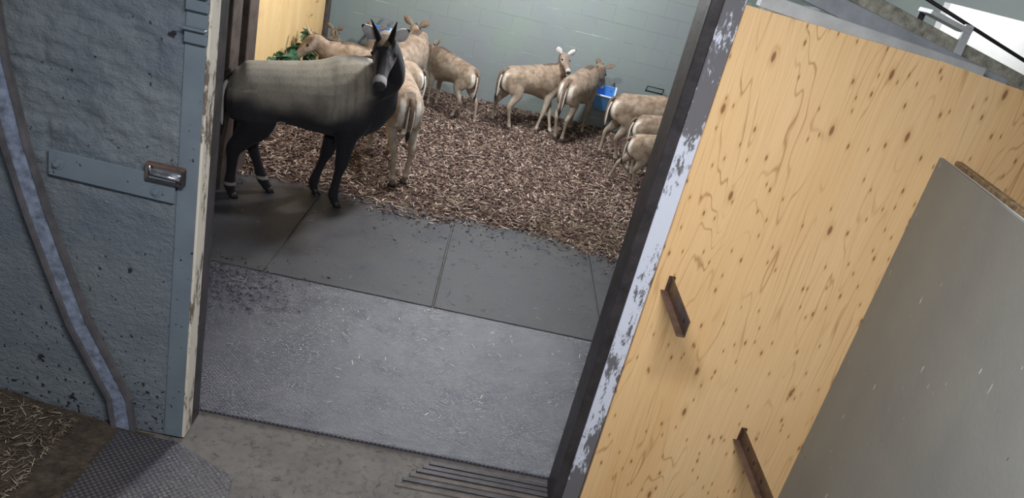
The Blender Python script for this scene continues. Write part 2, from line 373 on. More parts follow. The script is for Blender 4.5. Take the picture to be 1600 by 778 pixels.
lt = empty('slide_latch', (-1.255, WY-0.008, 1.375)); lt.scale = (0.88, 0.9, 0.85); tag(lt, 'bright steel slide bolt latch in a rectangular housing above the strap plate', 'latch')
box('backplate', (0, -0.004, 0), (0.165, 0.012, 0.078), M_CHROME, lt, 0.002)
box('frame_side', (0, -0.018, 0.041), (0.18, 0.034, 0.012), M_RUST, lt, 0.002); box('frame_side', (0, -0.018, -0.041), (0.18, 0.034, 0.012), M_DARK, lt, 0.002)
box('frame_side', (-0.085, -0.018, 0), (0.012, 0.034, 0.07), M_DARK2, lt, 0.002); box('frame_side', (0.085, -0.018, 0), (0.012, 0.034, 0.07), M_DARK, lt, 0.002)
cyl('bolt', (-0.07, -0.022, -0.008), (0.072, -0.022, -0.012), 0.010, 0.010, M_CHROME, lt)
cyl('handle', (-0.072, -0.02, -0.01), (-0.072, -0.03, 0.036), 0.006, 0.006, M_CHROME, lt)
for k, (z, t) in enumerate(((2.10, 'upper of the two painted steel lugs at the top edge of the left wall'), (1.975, 'lower of the two painted steel lugs at the top edge of the left wall'))):
    lg = empty('steel_lug', (-1.165, WY-0.012, z)); tag(lg, t, 'lug', 'lugs on the left wall')
    box('plate', (0, -0.008, 0), (0.088, 0.02, 0.062), M_STEELP, lg, 0.003)
    box('lip', (0, -0.024, 0.028), (0.088, 0.03, 0.01), M_STEELP, lg, 0.002)

# ------------------------------------------------------------------ right: plywood, pegs, grey panel, rails
bm = bmesh.new()
prof = [(0.876, -0.01), (3.55, -0.01), (3.55, 2.40), (2.20, 2.487), (1.69, 2.535), (1.23, 2.552), (0.868, 2.565)]
vs = [bm.verts.new((x, WY-0.018, z)) for x, z in prof]+[bm.verts.new((x, WY+0.005, z)) for x, z in prof]
k = len(prof); bm.faces.new(vs[:k]); bm.faces.new(vs[k:][::-1])
for i in range(k): bm.faces.new((vs[i], vs[k+i], vs[k+(i+1) % k], vs[(i+1) % k]))
tag(bm_obj('plywood_sheet', bm, M_PLY), 'large bright knotty plywood sheet cladding the wall right of the doorway', 'plywood')

def angle_peg(x, z, length, label, holes):
    e = empty('angle_bracket', (x, WY-0.018, z)); tag(e, label, 'bracket', 'steel angle brackets on the plywood')
    box('web', (0.012, -length/2, 0.0), (0.006, length, 0.075), M_ANGLE, e, 0.001)
    box('flange', (-0.004, -length/2, -0.036), (0.032, length, 0.006), M_RUST, e, 0.001)
    box('mounting_plate', (0.012, 0.0, 0.0), (0.03, 0.008, 0.08), M_ANGLE, e, 0.001)
    for q in holes: cyl('bolt_hole', (0.0085, -q, 0.006), (0.0105, -q, 0.006), 0.011, 0.011, M_BLACK, e, 10)
angle_peg(0.935, 1.375, 0.40, 'short steel angle bracket jutting from the plywood near the white painted strip', (0.34,))
angle_peg(1.515, 0.685, 0.52, 'lower steel angle bracket with bolt holes jutting from the plywood', (0.12, 0.22, 0.34))

gp = empty('grey_panel', (1.85, 3.03, 0)); tag(gp, 'grey scuffed panel standing out from the plywood at the right, layered board on top', 'panel')
ang = math.atan2(-0.13, -0.78)
gp.rotation_euler = (0, 0, math.atan2(-0.78, -0.13))
L = 2.2
box('face_board', (L/2, -0.009, 1.085), (L, 0.018, 2.19), M_GREY, gp, 0.002)
box('white_edge', (L/2, 0.004, 1.085), (L-0.002, 0.008, 2.188), M_WHITE, gp)
box('core_board', (L/2, 0.035, 1.06), (L, 0.016, 2.16), M_DARK, gp)
box('rear_board', (L/2, 0.058, 1.09), (L-0.01, 0.028, 2.19), M_OSB, gp, 0.003)

def thing_bar(name, a, b, w, h, mat, label, cat): 
    o = bar(name, a, b, w, h, mat); return tag(o, label, cat)
thing_bar('track_rail', (0.95, 3.16, 2.592), (1.95, 3.22, 2.515), 0.05, 0.055, M_ALU, 'pale steel sliding track running along the top of the plywood', 'rail')
thing_bar('box_rail', (0.95, 3.32, 2.70), (2.12, 3.32, 2.478), 0.05, 0.075, M_RAIL, 'mid grey steel box rail between the pale track and weathered beam', 'rail')
thing_bar('weathered_beam', (0.95, 3.42, 2.79), (2.75, 3.42, 2.40), 0.06, 0.062, M_BEAM, 'rough weathered beam slanting above the plywood, through the steel bracket', 'beam')
br = empty('rail_bracket', (1.82, 3.38, 2.61)); tag(br, 'square steel bracket hooked over the weathered beam at top right', 'bracket')
box('arm', (-0.03, -0.02, 0.068), (0.20, 0.12, 0.02), M_ALU, br, 0.002, Matrix.Rotation(R(12), 3, 'Y'))
box('leg', (0.05, -0.07, -0.02), (0.036, 0.016, 0.19), M_ALU, br, 0.002); box('leg', (-0.10, 0.05, 0.0), (0.03, 0.012, 0.17), M_DARK, br, 0.002)
tag(cyl('cable', (1.55, 3.45, 2.79), (2.75, 3.45, 2.46), 0.008, 0.008, M_BLACK), 'thin dark cable slanting across the white partition at top right', 'cable')
struct(box('wall_inner', (3.60, 5.05, 1.385), (1.88, 0.08, 2.77), M_WHITE), 'white partition seen over the plywood at the top right')
struct(box('wall_stall_right', (4.62, 7.1, 1.7), (0.1, 7.9, 3.4), M_BACK), 'right side wall of the stall')

# ------------------------------------------------------------------ stall left: posts, plywood, browse, wire
for (x, y, wx, wy, mm, t) in ((-2.10, 5.72, 0.10, 0.10, M_DARK, 'dark steel post at the mouth of the recess, nearest the wall end'),
                              (-2.10, 6.20, 0.06, 0.22, M_DARK2, 'brown steel post with a dark groove behind the rump of the bull'),
                              (-2.10, 6.60, 0.06, 0.24, M_DARK2, 'brown steel post against the edge of the stall plywood')):
    tag(box('steel_post', (x, y, 1.69), (wx, wy, 3.38), mm, None, 0.006), t, 'post', 'posts left of the bull')
def wall_pt(y, off=0.0, z=0.0): return (-2.17 - 0.19*(y-6.75)/4.3 + off, y, z)
a0 = wall_pt(6.76, 0.004); a1 = wall_pt(10.1, 0.004)
tag(prism('plywood_sheet', [(a0[0]+0.022, a0[1]), (a1[0]+0.022, a1[1]), (a1[0], a1[1]), (a0[0], a0[1])], 0.0, 2.44, M_PLY2), 'upright plywood sheet on the stall wall behind the bull', 'plywood')
p = wall_pt(10.25, 0.03); tag(box('steel_post', (p[0], p[1], 1.69), (0.06, 0.16, 3.38), M_DARK2, None, 0.006), 'reddish brown post between the stall plywood and the back wall', 'post', 'posts left of the bull')
wb = empty('wire_bracket', (2.27, BWY-0.02, 0.80)); tag(wb, 'small dark wire bracket on the back wall above a grazing antelope', 'bracket')
for x in (-0.12, 0.12): cyl('rod', (x, 0.005, -0.03), (x, -0.07, 0.055), 0.007, 0.007, M_BLACK, wb, 8)
cyl('rod', (-0.12, -0.07, 0.055), (0.12, -0.07, 0.055), 0.007, 0.007, M_BLACK, wb, 8); cyl('rod', (-0.12, 0.0, -0.02), (0.12, 0.0, -0.02), 0.006, 0.006, M_BLACK, wb, 8)

def bucket(x, y, z, label):
    e = empty('feed_bucket', (x, y, z)); e.rotation_euler = (R(28), 0, R(-8)); tag(e, label, 'bucket', 'blue feed buckets on the back wall')
    bm = bmesh.new(); wt, wb_, d, h, t = 0.135, 0.105, 0.24, 0.30, 0.008
    def ring(wh, dd, z, ins): return [bm.verts.new(v) for v in ((-wh+ins, -ins, z), (-wh+ins, -dd+ins, z), (wh-ins, -dd+ins, z), (wh-ins, -ins, z))]
    rs = [ring(wb_, d*0.75, 0, 0), ring(wt, d, h, 0), ring(wt, d, h, t), ring(wb_, d*0.75, 0.012, t)]
    bm.faces.new(rs[0]); bm.faces.new(rs[3])
    for a, b in zip(rs, rs[1:]):
        for i in range(4): bm.faces.new((a[i], a[(i+1) % 4], b[(i+1) % 4], b[i]))
    bm_obj('tub', bm, M_BLUE, e)
    bm = bmesh.new()
    for c, s_ in (((0, -d, h), (2*wt+0.03, 0.022, 0.02)), ((-wt, -d/2, h), (0.022, d, 0.02)), ((wt, -d/2, h), (0.022, d, 0.02))): add_box(bm, c, s_, 0.003)
    bm_obj('rim', bm, M_BLUERIM, e)
    for sx in (-0.07, 0.07): box('hook', (sx, 0.11, h-0.06), (0.02, 0.25, 0.02), M_GALV, e, 0.002)
    return e
bucket(1.58, BWY-0.14, 0.50, 'blue feed bucket on the back wall under the feeding antelope muzzle')
bucket(-1.62, BWY-0.14, 0.58, 'blue feed bucket on the back wall glimpsed behind the bull horns')

# ------------------------------------------------------------------ bedding
def bed_h(x, y):
    e = min(1.0, max(0.0, (y-6.55)/0.7)); h = 0.035*e
    h += 0.03*e*(mnoise.noise(Vector((x*1.3, y*1.3, 0)))*0.5+0.5)
    h += 0.05*max(0, 1-(BWY-y)/0.7) + 0.09*e*max(0, 1-(x+2.25)/0.7)
    return h*1.0
def bed():
    xs = np.linspace(-2.2, 4.5, 90); ys = np.linspace(6.6, 10.99, 70); V = []; Fc = []
    for y in ys:
        for x in xs:
            V.append((max(x, wall_pt(y)[0]+0.03), y + (0.12*mnoise.noise(Vector((x*2.2, 0, 4))) if y < 6.7 else 0), bed_h(x, y)-0.001))
    nx = len(xs)
    for j in range(len(ys)-1):
        for i in range(nx-1): Fc.append((j*nx+i, j*nx+i+1, (j+1)*nx+i+1, (j+1)*nx+i))
    o = mesh_obj('wood_chip_bedding', V, Fc, M_BED, None, True); return o
bed_o = bed(); tag(bed_o, 'deep reddish brown wood chip bedding over the stall floor', 'bedding', None, 'stuff')
def scatter(name, P, Ls, Ws, Ts, tint, mat, parent, tilt=0.25, curved=False):
    """thin four-sided slivers, one mesh"""
    N = len(P); yaw = rng.uniform(0, 2*np.pi, N); pit = rng.normal(0, tilt, N)
    ax = np.stack([np.cos(yaw)*np.cos(pit), np.sin(yaw)*np.cos(pit), np.sin(pit)], 1)
    sd = np.stack([-np.sin(yaw), np.cos(yaw), rng.normal(0, 0.3, N)], 1); sd /= np.linalg.norm(sd, axis=1)[:, None]
    nu = np.cross(ax, sd)
    V = np.zeros((N, 8, 3)); q = 0
    for sx in (-1, 1):
        for (sy, sz) in ((-1, -1), (1, -1), (1, 1), (-1, 1)):
            wv = Ws*(0.75 if sx > 0 else 1.0)
            V[:, q] = P + ax*(sx*Ls/2)[:, None] + sd*(sy*wv/2)[:, None] + nu*(sz*Ts/2)[:, None]; q += 1
    fq = np.array([(0, 1, 5, 4), (1, 2, 6, 5), (2, 3, 7, 6), (3, 0, 4, 7), (0, 3, 2, 1), (4, 5, 6, 7)])
    Fi = (np.arange(N)[:, None, None]*8 + fq[None]).reshape(-1)
    me = bpy.data.meshes.new(name); me.vertices.add(N*8); me.vertices.foreach_set('co', V.reshape(-1))
    me.loops.add(len(Fi)); me.loops.foreach_set('vertex_index', Fi.astype(np.int32))
    me.polygons.add(N*6); me.polygons.foreach_set('loop_start', np.arange(0, N*24, 4, dtype=np.int32))
    me.update(calc_edges=True)
    at = me.color_attributes.new('tint', 'FLOAT_COLOR', 'POINT')
    at.data.foreach_set('color', np.repeat(np.concatenate([tint, np.ones((N, 1))], 1), 8, 0).reshape(-1).astype(np.float32))
    o = link(name, me, mat, parent); o['kind'] = 'stuff'; return o
def tints(N, cols, p):
    c = np.array([lin(*k)[:3] for k in cols]); i = rng.choice(len(cols), N, p=p); return c[i]*rng.uniform(0.7, 1.25, (N, 1))
N = 46000
x = rng.uniform(-2.2, 2.9, N); y = 6.5+4.45*rng.uniform(0, 1, N)**1.05
y += np.where(y < 6.9, 0.12*np.sin(x*3.1)+rng.normal(0, 0.06, N), 0); y = np.minimum(y, 10.96)
x = np.maximum(x, np.array([wall_pt(q)[0]+0.05 for q in y]))
z = np.array([bed_h(a, b) for a, b in zip(x, y)]) + rng.uniform(0.002, 0.022, N)
keep = ~((y < 6.72) & (rng.uniform(0, 1, N) < 0.6))
P = np.stack([x, y, z], 1)[keep]; N = len(P)
scatter('wood_chips', P, rng.gamma(4, 0.011, N)+0.012, rng.uniform(0.007, 0.016, N), rng.uniform(0.002, 0.005, N),
        tints(N, [(96, 74, 68), (128, 104, 94), (162, 140, 124), (202, 184, 166), (72, 58, 56)], [0.22, 0.30, 0.24, 0.14, 0.10]), M_CHIP, bed_o, 0.3)
# straw along the near edge of the bedding and strewn over the mats
N = 1300
x = rng.uniform(-1.4, 2.3, N); y = rng.normal(6.85, 0.2, N) + 0.1*np.sin(x*2.6)
x = np.where(rng.uniform(0, 1, N) < 0.55, rng.uniform(0.7, 2.3, N), x)
z = np.array([max(0.008, bed_h(a, b)) for a, b in zip(x, y)]) + rng.uniform(0.004, 0.03, N)
o = scatter('loose_straw', np.stack([x, y, z], 1), rng.uniform(0.03, 0.11, N), np.full(N, 0.0035), np.full(N, 0.003), tints(N, [(168, 152, 124), (140, 124, 102), (112, 98, 82)], [0.4, 0.35, 0.25]), M_STRAW, None, 0.1)
tag(o, 'pale loose straw along the near edge of the chip bedding', 'straw')
N = 700
x = rng.uniform(-2.0, 1.6, N); y = 3.35 + 3.3*rng.uniform(0, 1, N)**0.6
o = scatter('straw_litter', np.stack([x, y, np.full(N, 0.0085)+rng.uniform(0, 0.004, N)], 1), rng.uniform(0.01, 0.045, N), np.full(N, 0.003), np.full(N, 0.002), tints(N, [(136, 130, 118), (112, 106, 98), (176, 168, 150)], [0.45, 0.4, 0.15]), M_STRAW, None, 0.03)
tag(o, 'scattered bits of straw lying on the rubber mats', 'straw')
# corridor: soil and hay heaped at the far left foot of the wall
def heap():
    V = []; Fc = []; nx, ny = 40, 40
    for j in range(ny):
        for i in range(nx):
            x = -2.9+1.65*i/(nx-1); y = 2.05+0.98*j/(ny-1)
            k = max(0.0, min(1.0, (-1.40-x)/0.55)) * max(0, min(1, (y-2.05)/0.15+0.2))
            h = k*(0.035+0.05*max(0, (y-2.5)/0.5)) + 0.02*k*fbm((x*5, y*5, 2), 3) - 0.006*(k < 0.02)
            V.append((x, y, max(h, -0.02)+0.004))
    for j in range(ny-1):
        for i in range(nx-1): Fc.append((j*nx+i, j*nx+i+1, (j+1)*nx+i+1, (j+1)*nx+i))
    return mesh_obj('soil_heap', V, Fc, M_SOIL, None, True), V
hp, HV = heap(); tag(hp, 'dark trodden soil heaped along the foot of the left wall', 'soil', None, 'stuff')
N = 1600; HVn = np.array(HV); x = np.minimum(-1.62, rng.normal(-1.95, 0.25, N)); y = rng.uniform(2.15, 2.99, N)
ii = np.clip(((x+2.9)/1.65*39).astype(int), 0, 39); jj = np.clip(((y-2.05)/0.98*39).astype(int), 0, 39)
z = HVn[jj*40+ii, 2] + rng.uniform(0.002, 0.02, N)
o = scatter('hay', np.stack([x, y, z], 1), rng.uniform(0.015, 0.07, N), rng.uniform(0.002, 0.0035, N), np.full(N, 0.002), tints(N, [(136, 122, 104), (100, 88, 74), (176, 164, 144)], [0.45, 0.4, 0.15]), M_STRAW, None, 0.2)
tag(o, 'tangled dry hay on the soil at the lower left corner', 'hay')
N = 130; x = rng.uniform(-1.2, 0.7, N); y = rng.uniform(2.6, 3.25, N)
o = scatter('threshold_litter', np.stack([x, y, np.full(N, -0.011)], 1), rng.uniform(0.01, 0.04, N), np.full(N, 0.0025), np.full(N, 0.002), tints(N, [(150, 138, 116), (96, 86, 74)], [0.6, 0.4]), M_STRAW, None, 0.02)
tag(o, 'few straw bits on the bare concrete threshold', 'straw')

N = 800; x = rng.normal(-1.45, 0.26, N); y = rng.normal(4.55, 0.20, N)
x = np.where(rng.uniform(0, 1, N) < 0.45, rng.uniform(-2.0, 2.0, N), x); y = np.where(np.abs(x+1.4) > 0.55, rng.normal(6.4, 0.2, N), y)
o = scatter('dirt_crumbs', np.stack([x, y, np.full(N, 0.008)], 1), rng.gamma(2, 0.005, N)+0.003, rng.gamma(2, 0.003, N)+0.002, rng.uniform(0.002, 0.005, N), tints(N, [(50, 48, 48), (78, 70, 66)], [0.6, 0.4]), M_CHIP, None, 0.1)
tag(o, 'dark crumbs of trodden dirt on the rubber mats', 'dirt')
# leafy browse on the stall wall
bz = empty('browse_branch', wall_pt(8.1, 0.06, 0.68)); tag(bz, 'green leafy browse hung on the stall plywood above the back of the bull', 'branch')
cyl('stem', (0.02, -0.55, 0.02), (0.06, 0.5, 0.12), 0.012, 0.006, M_TWIG, bz, 8)
bm = bmesh.new(); vs = [bm.verts.new(v) for v in ((0, 0, 0), (0.04, 0.025, 0.01), (0.09, 0.018, 0.004), (0.12, 0, -0.01), (0.09, -0.018, 0.004), (0.04, -0.025, 0.01), (0.05, 0, -0.006))]
for a, b in ((0, 1), (1, 2), (2, 3), (3, 4), (4, 5), (5, 0)): bm.faces.new((vs[a], vs[b], vs[6]))
lf = bpy.data.meshes.new('leaf'); bm.to_mesh(lf); bm.free(); lf.materials.append(M_LEAF)
for k in range(150):
    o = bpy.data.objects.new('leaf', lf); COL.objects.link(o); o.parent = bz; t = random.random()
    o.location = (0.03+0.1*random.random(), -0.6+1.15*t, -0.10+0.26*random.random()+0.12*t); o.rotation_euler = (random.uniform(-.8, .8), random.uniform(-.7, .9), random.uniform(0, 6.28)); o.scale = [random.uniform(0.8, 1.5)]*3

# ------------------------------------------------------------------ antelopes
def catmull(pts, sub):
    P = np.array(pts, float); P = np.vstack([2*P[0]-P[1], P, 2*P[-1]-P[-2]]); out = []
    for i in range(1, len(P)-2):
        p0, p1, p2, p3 = P[i-1], P[i], P[i+1], P[i+2]
        for k in range(sub):
            t = k/sub; out.append(0.5*((2*p1)+(-p0+p2)*t+(2*p0-5*p1+4*p2-p3)*t*t+(-p0+3*p1-3*p2+p3)*t**3))
    out.append(P[-2]); return np.array(out)
def loft(V, Fc, pts, hint=(0, 1, 0), sub=4, seg=16):
    """pts: (x,y,z, half width along hint, half height); closed tube"""
    Q = catmull(pts, sub); h = np.array(hint, float); base = len(V); K = len(Q)
    for i, q in enumerate(Q):
        t = Q[min(i+1, K-1), :3]-Q[max(i-1, 0), :3]; t /= np.linalg.norm(t)+1e-9
        u = h-t*(h@t); u /= np.linalg.norm(u)+1e-9; v = np.cross(t, u)
        a, b = max(q[3], 0.004), max(q[4], 0.004)
        for k in range(seg):
            an = 2*math.pi*k/seg; V.append(tuple(q[:3]+u*a*math.cos(an)+v*b*math.sin(an)))
    for i in range(K-1):
        for k in range(seg):
            k2 = (k+1) % seg; Fc.append((base+i*seg+k, base+i*seg+k2, base+(i+1)*seg+k2, base+(i+1)*seg+k))
    Fc.append(tuple(base+k for k in range(seg))[::-1]); Fc.append(tuple(base+(K-1)*seg+k for k in range(seg)))

def mat_coat(name, dark_amt, speck, sc=9):
    n = NT(name, 0.75, 0.25); a = n.n('ShaderNodeAttribute', attribute_name='tint'); v = n.map()
    f1 = n.noise(v, sc, 6, 0.7); f2 = n.noise(n.map((1, 1, 0.6)), 60, 4, 0.7)
    c = n.mix(n.math('MULTIPLY', n.step(f1, 0.42, 0.72), dark_amt), a.outputs['Color'], n.mix(1.0, a.outputs['Color'], speck[0], 'MULTIPLY'))
    c = n.mix(n.math('MULTIPLY', n.step(f2, 0.50, 0.72), 0.45), c, n.mix(1.0, c, speck[1], 'MULTIPLY'))
    n.col(c); n.bump(f2, 0.35, 0.008); n.b.inputs['Sheen Weight'].default_value = 0.08
    return n.m
M_COW = mat_coat('fawn_coat', 0.9, ((0.60, 0.50, 0.43, 1), (0.55, 0.50, 0.46, 1)), 11)
M_BULL = mat_coat('bull_coat', 0.5, ((0.62, 0.60, 0.58, 1), (0.52, 0.51, 0.51, 1)), 7)
M_HOOF = simple('hoof', (56, 52, 52), 0.45, 0, 0.3, 20); M_HORN = simple('horn', (34, 32, 36), 0.35, 0, 0.3, 20)
M_EYE = simple('eye', (14, 12, 12), 0.1, 0, 0.1, 5, 0.0, spec=0.6)
M_EARIN = simple('ear_inner', (232, 226, 222), 0.8, 0, 0.12, 30); M_EARB = simple('ear_back_dark', (52, 46, 46), 0.8, 0, 0.3, 30); M_EARF = simple('ear_back_fawn', (140, 118, 98), 0.8, 0, 0.3, 30)
M_TAILB = simple('tail_dark_hair', (54, 46, 44), 0.8, 0, 0.4, 30); M_TAILW = simple('tail_white_hair', (226, 220, 212), 0.8, 0, 0.12, 30)
M_TAILF = simple('tail_fawn_hair', (132, 108, 90), 0.8, 0, 0.3, 30); M_MANE = simple('mane_hair', (58, 50, 46), 0.9, 0, 0.4, 40)

TR = [(-.715, .915, .05, .07), (-.675, .91, .135, .16), (-.57, .90, .195, .235), (-.38, .91, .22, .25), (-.15, .925, .245, .262), (.10, .925, .255, .305), (.28, .94, .24, .35), (.42, .965, .20, .345), (.56, .98, .15, .27), (.67, .98, .06, .13)]
HIND = [(-.47, .93, .10, .09, .17), (-.46, .80, .13, .085, .175), (-.43, .67, .145, .072, .125), (-.50, .545, .145, .05, .072), (-.565, .445, .14, .04, .054), (-.565, .36, .138, .031, .038), (-.55, .24, .135, .028, .032), (-.537, .12, .132, .034, .038), (-.515, .065, .13, .029, .031), (-.50, .03, .13, .032, .034)]
FORE = [(.44, 1.00, .09, .07, .13), (.41, .83, .125, .075, .125), (.37, .67, .13, .06, .088), (.375, .54, .13, .047, .060), (.38, .39, .13, .042, .047), (.375, .33, .13, .031, .034), (.37, .22, .13, .027, .030), (.37, .11, .13, .033, .036), (.39, .06, .13, .028, .030), (.405, .03, .13, .031, .033)]
def sstep(a, b, x): t = np.clip((x-a)/(b-a), 0, 1); return t*t*(3-2*t)

def nilgai(label, pos, heading, s, feet=None, poll=(.86, 0, 1.50), hdir=(.75, 0, -.66), bull=False, coat=1.0, voxel=0.013, tail_len=0.42, neck_mid=None, seed=0, hroll=0.0, pw=None, hw=None, xs=1.0, slim=0.92):
    """feet: dict of leg -> (dx, dy) foot shift in metres, local; heading in degrees from +X; units are for a 1.31 m animal, scaled by s"""
    feet = feet or {}
    z0 = max(0.0, bed_h(pos[0], pos[1])-0.012) if pos[1] > 6.7 else 0.005
    root = empty('nilgai_antelope', (pos[0], pos[1], z0), R(heading))
    tag(root, label, 'antelope', 'nilgai herd in the stall')
    ca, sa = math.cos(R(heading)), math.sin(R(heading))
    if pw: rx, ry = pw[0]-pos[0], pw[1]-pos[1]; poll = ((rx*ca+ry*sa)/s, (-rx*sa+ry*ca)/s, (pw[2]-z0)/s)
    if hw: hdir = (hw[0]*ca+hw[1]*sa, -hw[0]*sa+hw[1]*ca, hw[2])
    V = []; Fc = []; k = 1.0 if bull else slim
    # hind quarters to brisket
    drop = 0.0 if bull else -0.035
    loft(V, Fc, [(x*(xs if x < 0 else 1), 0, zc + drop*sstep(.1, .4, x), w*k, h*(1 if bull else .95)) for x, zc, w, h in (TR if not bull else TR[:7]+[(.45, .965, .215, .345), (.62, .985, .17, .28), (.75, .99, .07, .14)])], (0, 1, 0), 5, 24)
    hoofs = []
    for nm, ch_, sy in (('HL', HIND, 1), ('HR', HIND, -1), ('FL', FORE, 1), ('FR', FORE, -1)):
        dx, dy = feet.get(nm, (0, 0)); zt = ch_[0][1]; pts = []
        for (x, z, yy, wy, wx) in ch_:
            f = max(0, (zt-z)/zt); f = f**1.15
            tk = 1.28 if bull else 1.0
            pts.append((x*(xs if x < 0 else 1)+dx/s*f, sy*yy*k+dy/s*f, z, wy*tk*(k if z > .6 else 1), wx*tk))
        loft(V, Fc, pts, (0, 1, 0), 4, 14); hoofs.append((pts[-1], nm))
    P = np.array(poll, float); D = np.array(hdir, float); D /= np.linalg.norm(D)
    side = np.cross((0, 0, 1.0), D); side /= np.linalg.norm(side); upv = np.cross(D, side)
    side, upv = side*math.cos(R(hroll))+upv*math.sin(R(hroll)), upv*math.cos(R(hroll))-side*math.sin(R(hroll))
    # neck
    nb = 1.0 if bull else 0.80
    b0 = np.array((.30, 0, 1.02)); b1 = np.array((.50, 0, 1.08+drop)) + 0.10*(P-np.array((.50, 0, 1.08))); e1 = P - 0.02*D - 0.03*upv
    mid = np.array(neck_mid) if neck_mid else (b1*0.5+e1*0.5) + np.array((.03, 0, -.02))
    loft(V, Fc, [(*b0, .17*nb, .24*nb), (*b1, .15*nb, .235*nb), (*mid, .115*nb, .165*nb), (*e1, .085*nb+.005, .11*nb), (*(P+0.06*D-0.02*upv), .07, .085)], tuple(np.cross(e1-b1, (0, 0, 1.0)) if np.linalg.norm(np.cross(e1-b1, (0, 0, 1.0))) > .05 else (0, 1, 0)), 5, 18)
    # head
    HL = 0.42 if bull else 0.40
    hs = [(-.10, .045, .05, -.01), (-.02, .073, .085, -.01), (.14, .086, .103, -.012), (.30, .086, .104, -.02), (.46, .068, .086, -.025), (.64, .051, .066, -.028), (.80, .047, .058, -.030), (.93, .050, .053, -.032), (1.0, .042, .042, -.034), (1.035, .022, .022, -.036)]
    hh = 1.12 if bull else 0.94
    loft(V, Fc, [(*(P + D*(t*HL) + upv*o), a*hh, b*hh) for t, a, b, o in hs], tuple(side), 4, 18)
    V = np.array(V)*s
    me = bpy.data.meshes.new('tmp'); me.from_pydata(V.tolist(), [], Fc); ob = bpy.data.objects.new('tmp', me); COL.objects.link(ob)
    md = ob.modifiers.new('r', 'REMESH'); md.mode = 'VOXEL'; md.voxel_size = voxel; md.use_smooth_shade = True
    sm = ob.modifiers.new('s', 'SMOOTH'); sm.factor = 0.5; sm.iterations = 9 if bull else 4
    dg = bpy.context.evaluated_depsgraph_get(); dg.update()
    body = bpy.data.meshes.new_from_object(ob.evaluated_get(dg)); bpy.data.objects.remove(ob); bpy.data.meshes.remove(me)
    body.name = 'body'; body.materials.clear()
    co = np.empty(len(body.vertices)*3); body.vertices.foreach_get('co', co); co = co.reshape(-1, 3)/s
    x, y, z = co.T
    # fine unevenness of muscle and hide
    # ---- coat colour by body region
    hd = co-P; th = hd@D/HL; hr = np.abs(hd@side); hu = hd@upv
    is_head = (th > -.05) & (np.linalg.norm(hd - np.outer(hd@D, D), axis=1) < .13) & (th < 1.2)
    nz = np.array([mnoise.noise(Vector((a*7+seed, b*7, c*7))) for a, b, c in co])
    C = np.zeros((len(co), 3)); T = lambda *c: np.array(lin(*c)[:3])
    def paint(mask, col): C[:] = C*(1-mask[:, None]) + col[None]*mask[:, None]
    f = lambda cnd: cnd.astype(float)
    if bull:
        C[:] = T(152, 145, 133); paint(sstep(1.02, 1.22, z+nz*.05)*.5, T(170, 158, 136))
        ns = np.array([mnoise.noise(Vector((a*30, b*8, c*4))) for a, b, c in co]); paint(sstep(.0, .5, ns)*.28*sstep(-.2, .3, x), T(70, 66, 66)); paint(sstep(.1, .5, nz)*.25, T(90, 86, 82))
        lim = .84 + .06*nz + .03*sstep(.0, .5, x) + .06*(1-sstep(-.55, -.2, x))
        paint(1-sstep(lim-.12, lim+.12, z), T(44, 42, 46))
        paint(sstep(.42, .60, x+.25*(1.15-z)+nz*.04+np.abs(y)*.1), T(40, 38, 43))
        paint(f((z < .72) & (np.abs(x) > .2)), T(36, 35, 40)); paint(f(z < .60), T(36, 35, 40))
        paint(sstep(1.27, 1.31, z)*f((x > .05) & (x < .45)), T(52, 48, 46))
        paint(f((x > -.40) & (x < -.16) & (z < .715) & (z > .6) & (np.abs(y) < .17)), T(214, 206, 198))
        paint(f((z < .145) & (z > .115) & (x < -.1)), T(150, 144, 140))
        paint(f((x < -.64) & (np.abs(y) > .05) & (np.abs(y) < .13) & (z < .95)), T(190, 186, 178))
        hc = T(40, 38, 42)
    else:
        nm2 = np.array([mnoise.noise(Vector((a*16+seed, b*16, c*16))) for a, b, c in co])
        base = T(168*coat, 152*coat, 132*coat); C[:] = base
        paint(sstep(.95, 1.15, z+nz*.08)*.5, T(150*coat, 124*coat, 104*coat))
        paint(sstep(.05, .35, nz)*sstep(.72, .95, z)*.36, T(112, 88, 72)); paint(sstep(.1, .4, nm2)*sstep(.70, .9, z)*.38, T(188, 170, 150)); paint(sstep(.1, .4, -nm2)*sstep(.75, .95, z)*.3, T(104, 84, 70))
        paint((1-sstep(.66, .78, z+nz*.05))*.6*f(z > .5), T(178, 168, 156))
        paint((1-sstep(.40, .62, z))*.5, T(158, 148, 136))
        paint(f((z < .15) & (z > .11)) * .8, T(206, 196, 186)); paint(f(z < .10)*.6, T(96, 84, 76))
        rum = sstep(.56, .63, -x)*sstep(.055, .07, np.abs(y))*(1-sstep(.105, .13, np.abs(y)+nz*.015))*sstep(.58, .64, z)*(1-sstep(.98, 1.05, z))
        paint(rum, T(232, 226, 216))
        paint(f((x < -.50) & (np.abs(y) < .07) & (z < .74) & (z > .52))*.7, T(206, 198, 188))
        paint(f((x < -.60) & (np.abs(y) < .05) & (z > .6))*.7, T(80, 66, 58))
        paint(sstep(1.16, 1.20, z)*f((x > .1) & (x < .5) & (np.abs(y) < .06))*.7, T(74, 58, 50))
        hc = T(148*coat, 132*coat, 118*coat)
    paint(f(is_head), hc)
    if bull:
        paint(f(is_head & (th < .28) & (hu > .03) & (hr < .05)), T(98, 82, 64)); paint(f(is_head & (th > .35) & (th < .85) & (hr > .035) & (hu > -.06))*.45, T(120, 114, 116))
        paint(f(is_head & (th > .40) & (th < .52) & (hr > .055)), T(150, 142, 140))
    if not bull: paint(f(is_head & (th > .2) & (hu > .03) & (hr < .04))*.6, T(112, 90, 76))
    paint(f(is_head & (th > .83)), T(170, 164, 166) if bull else T(206, 198, 192))
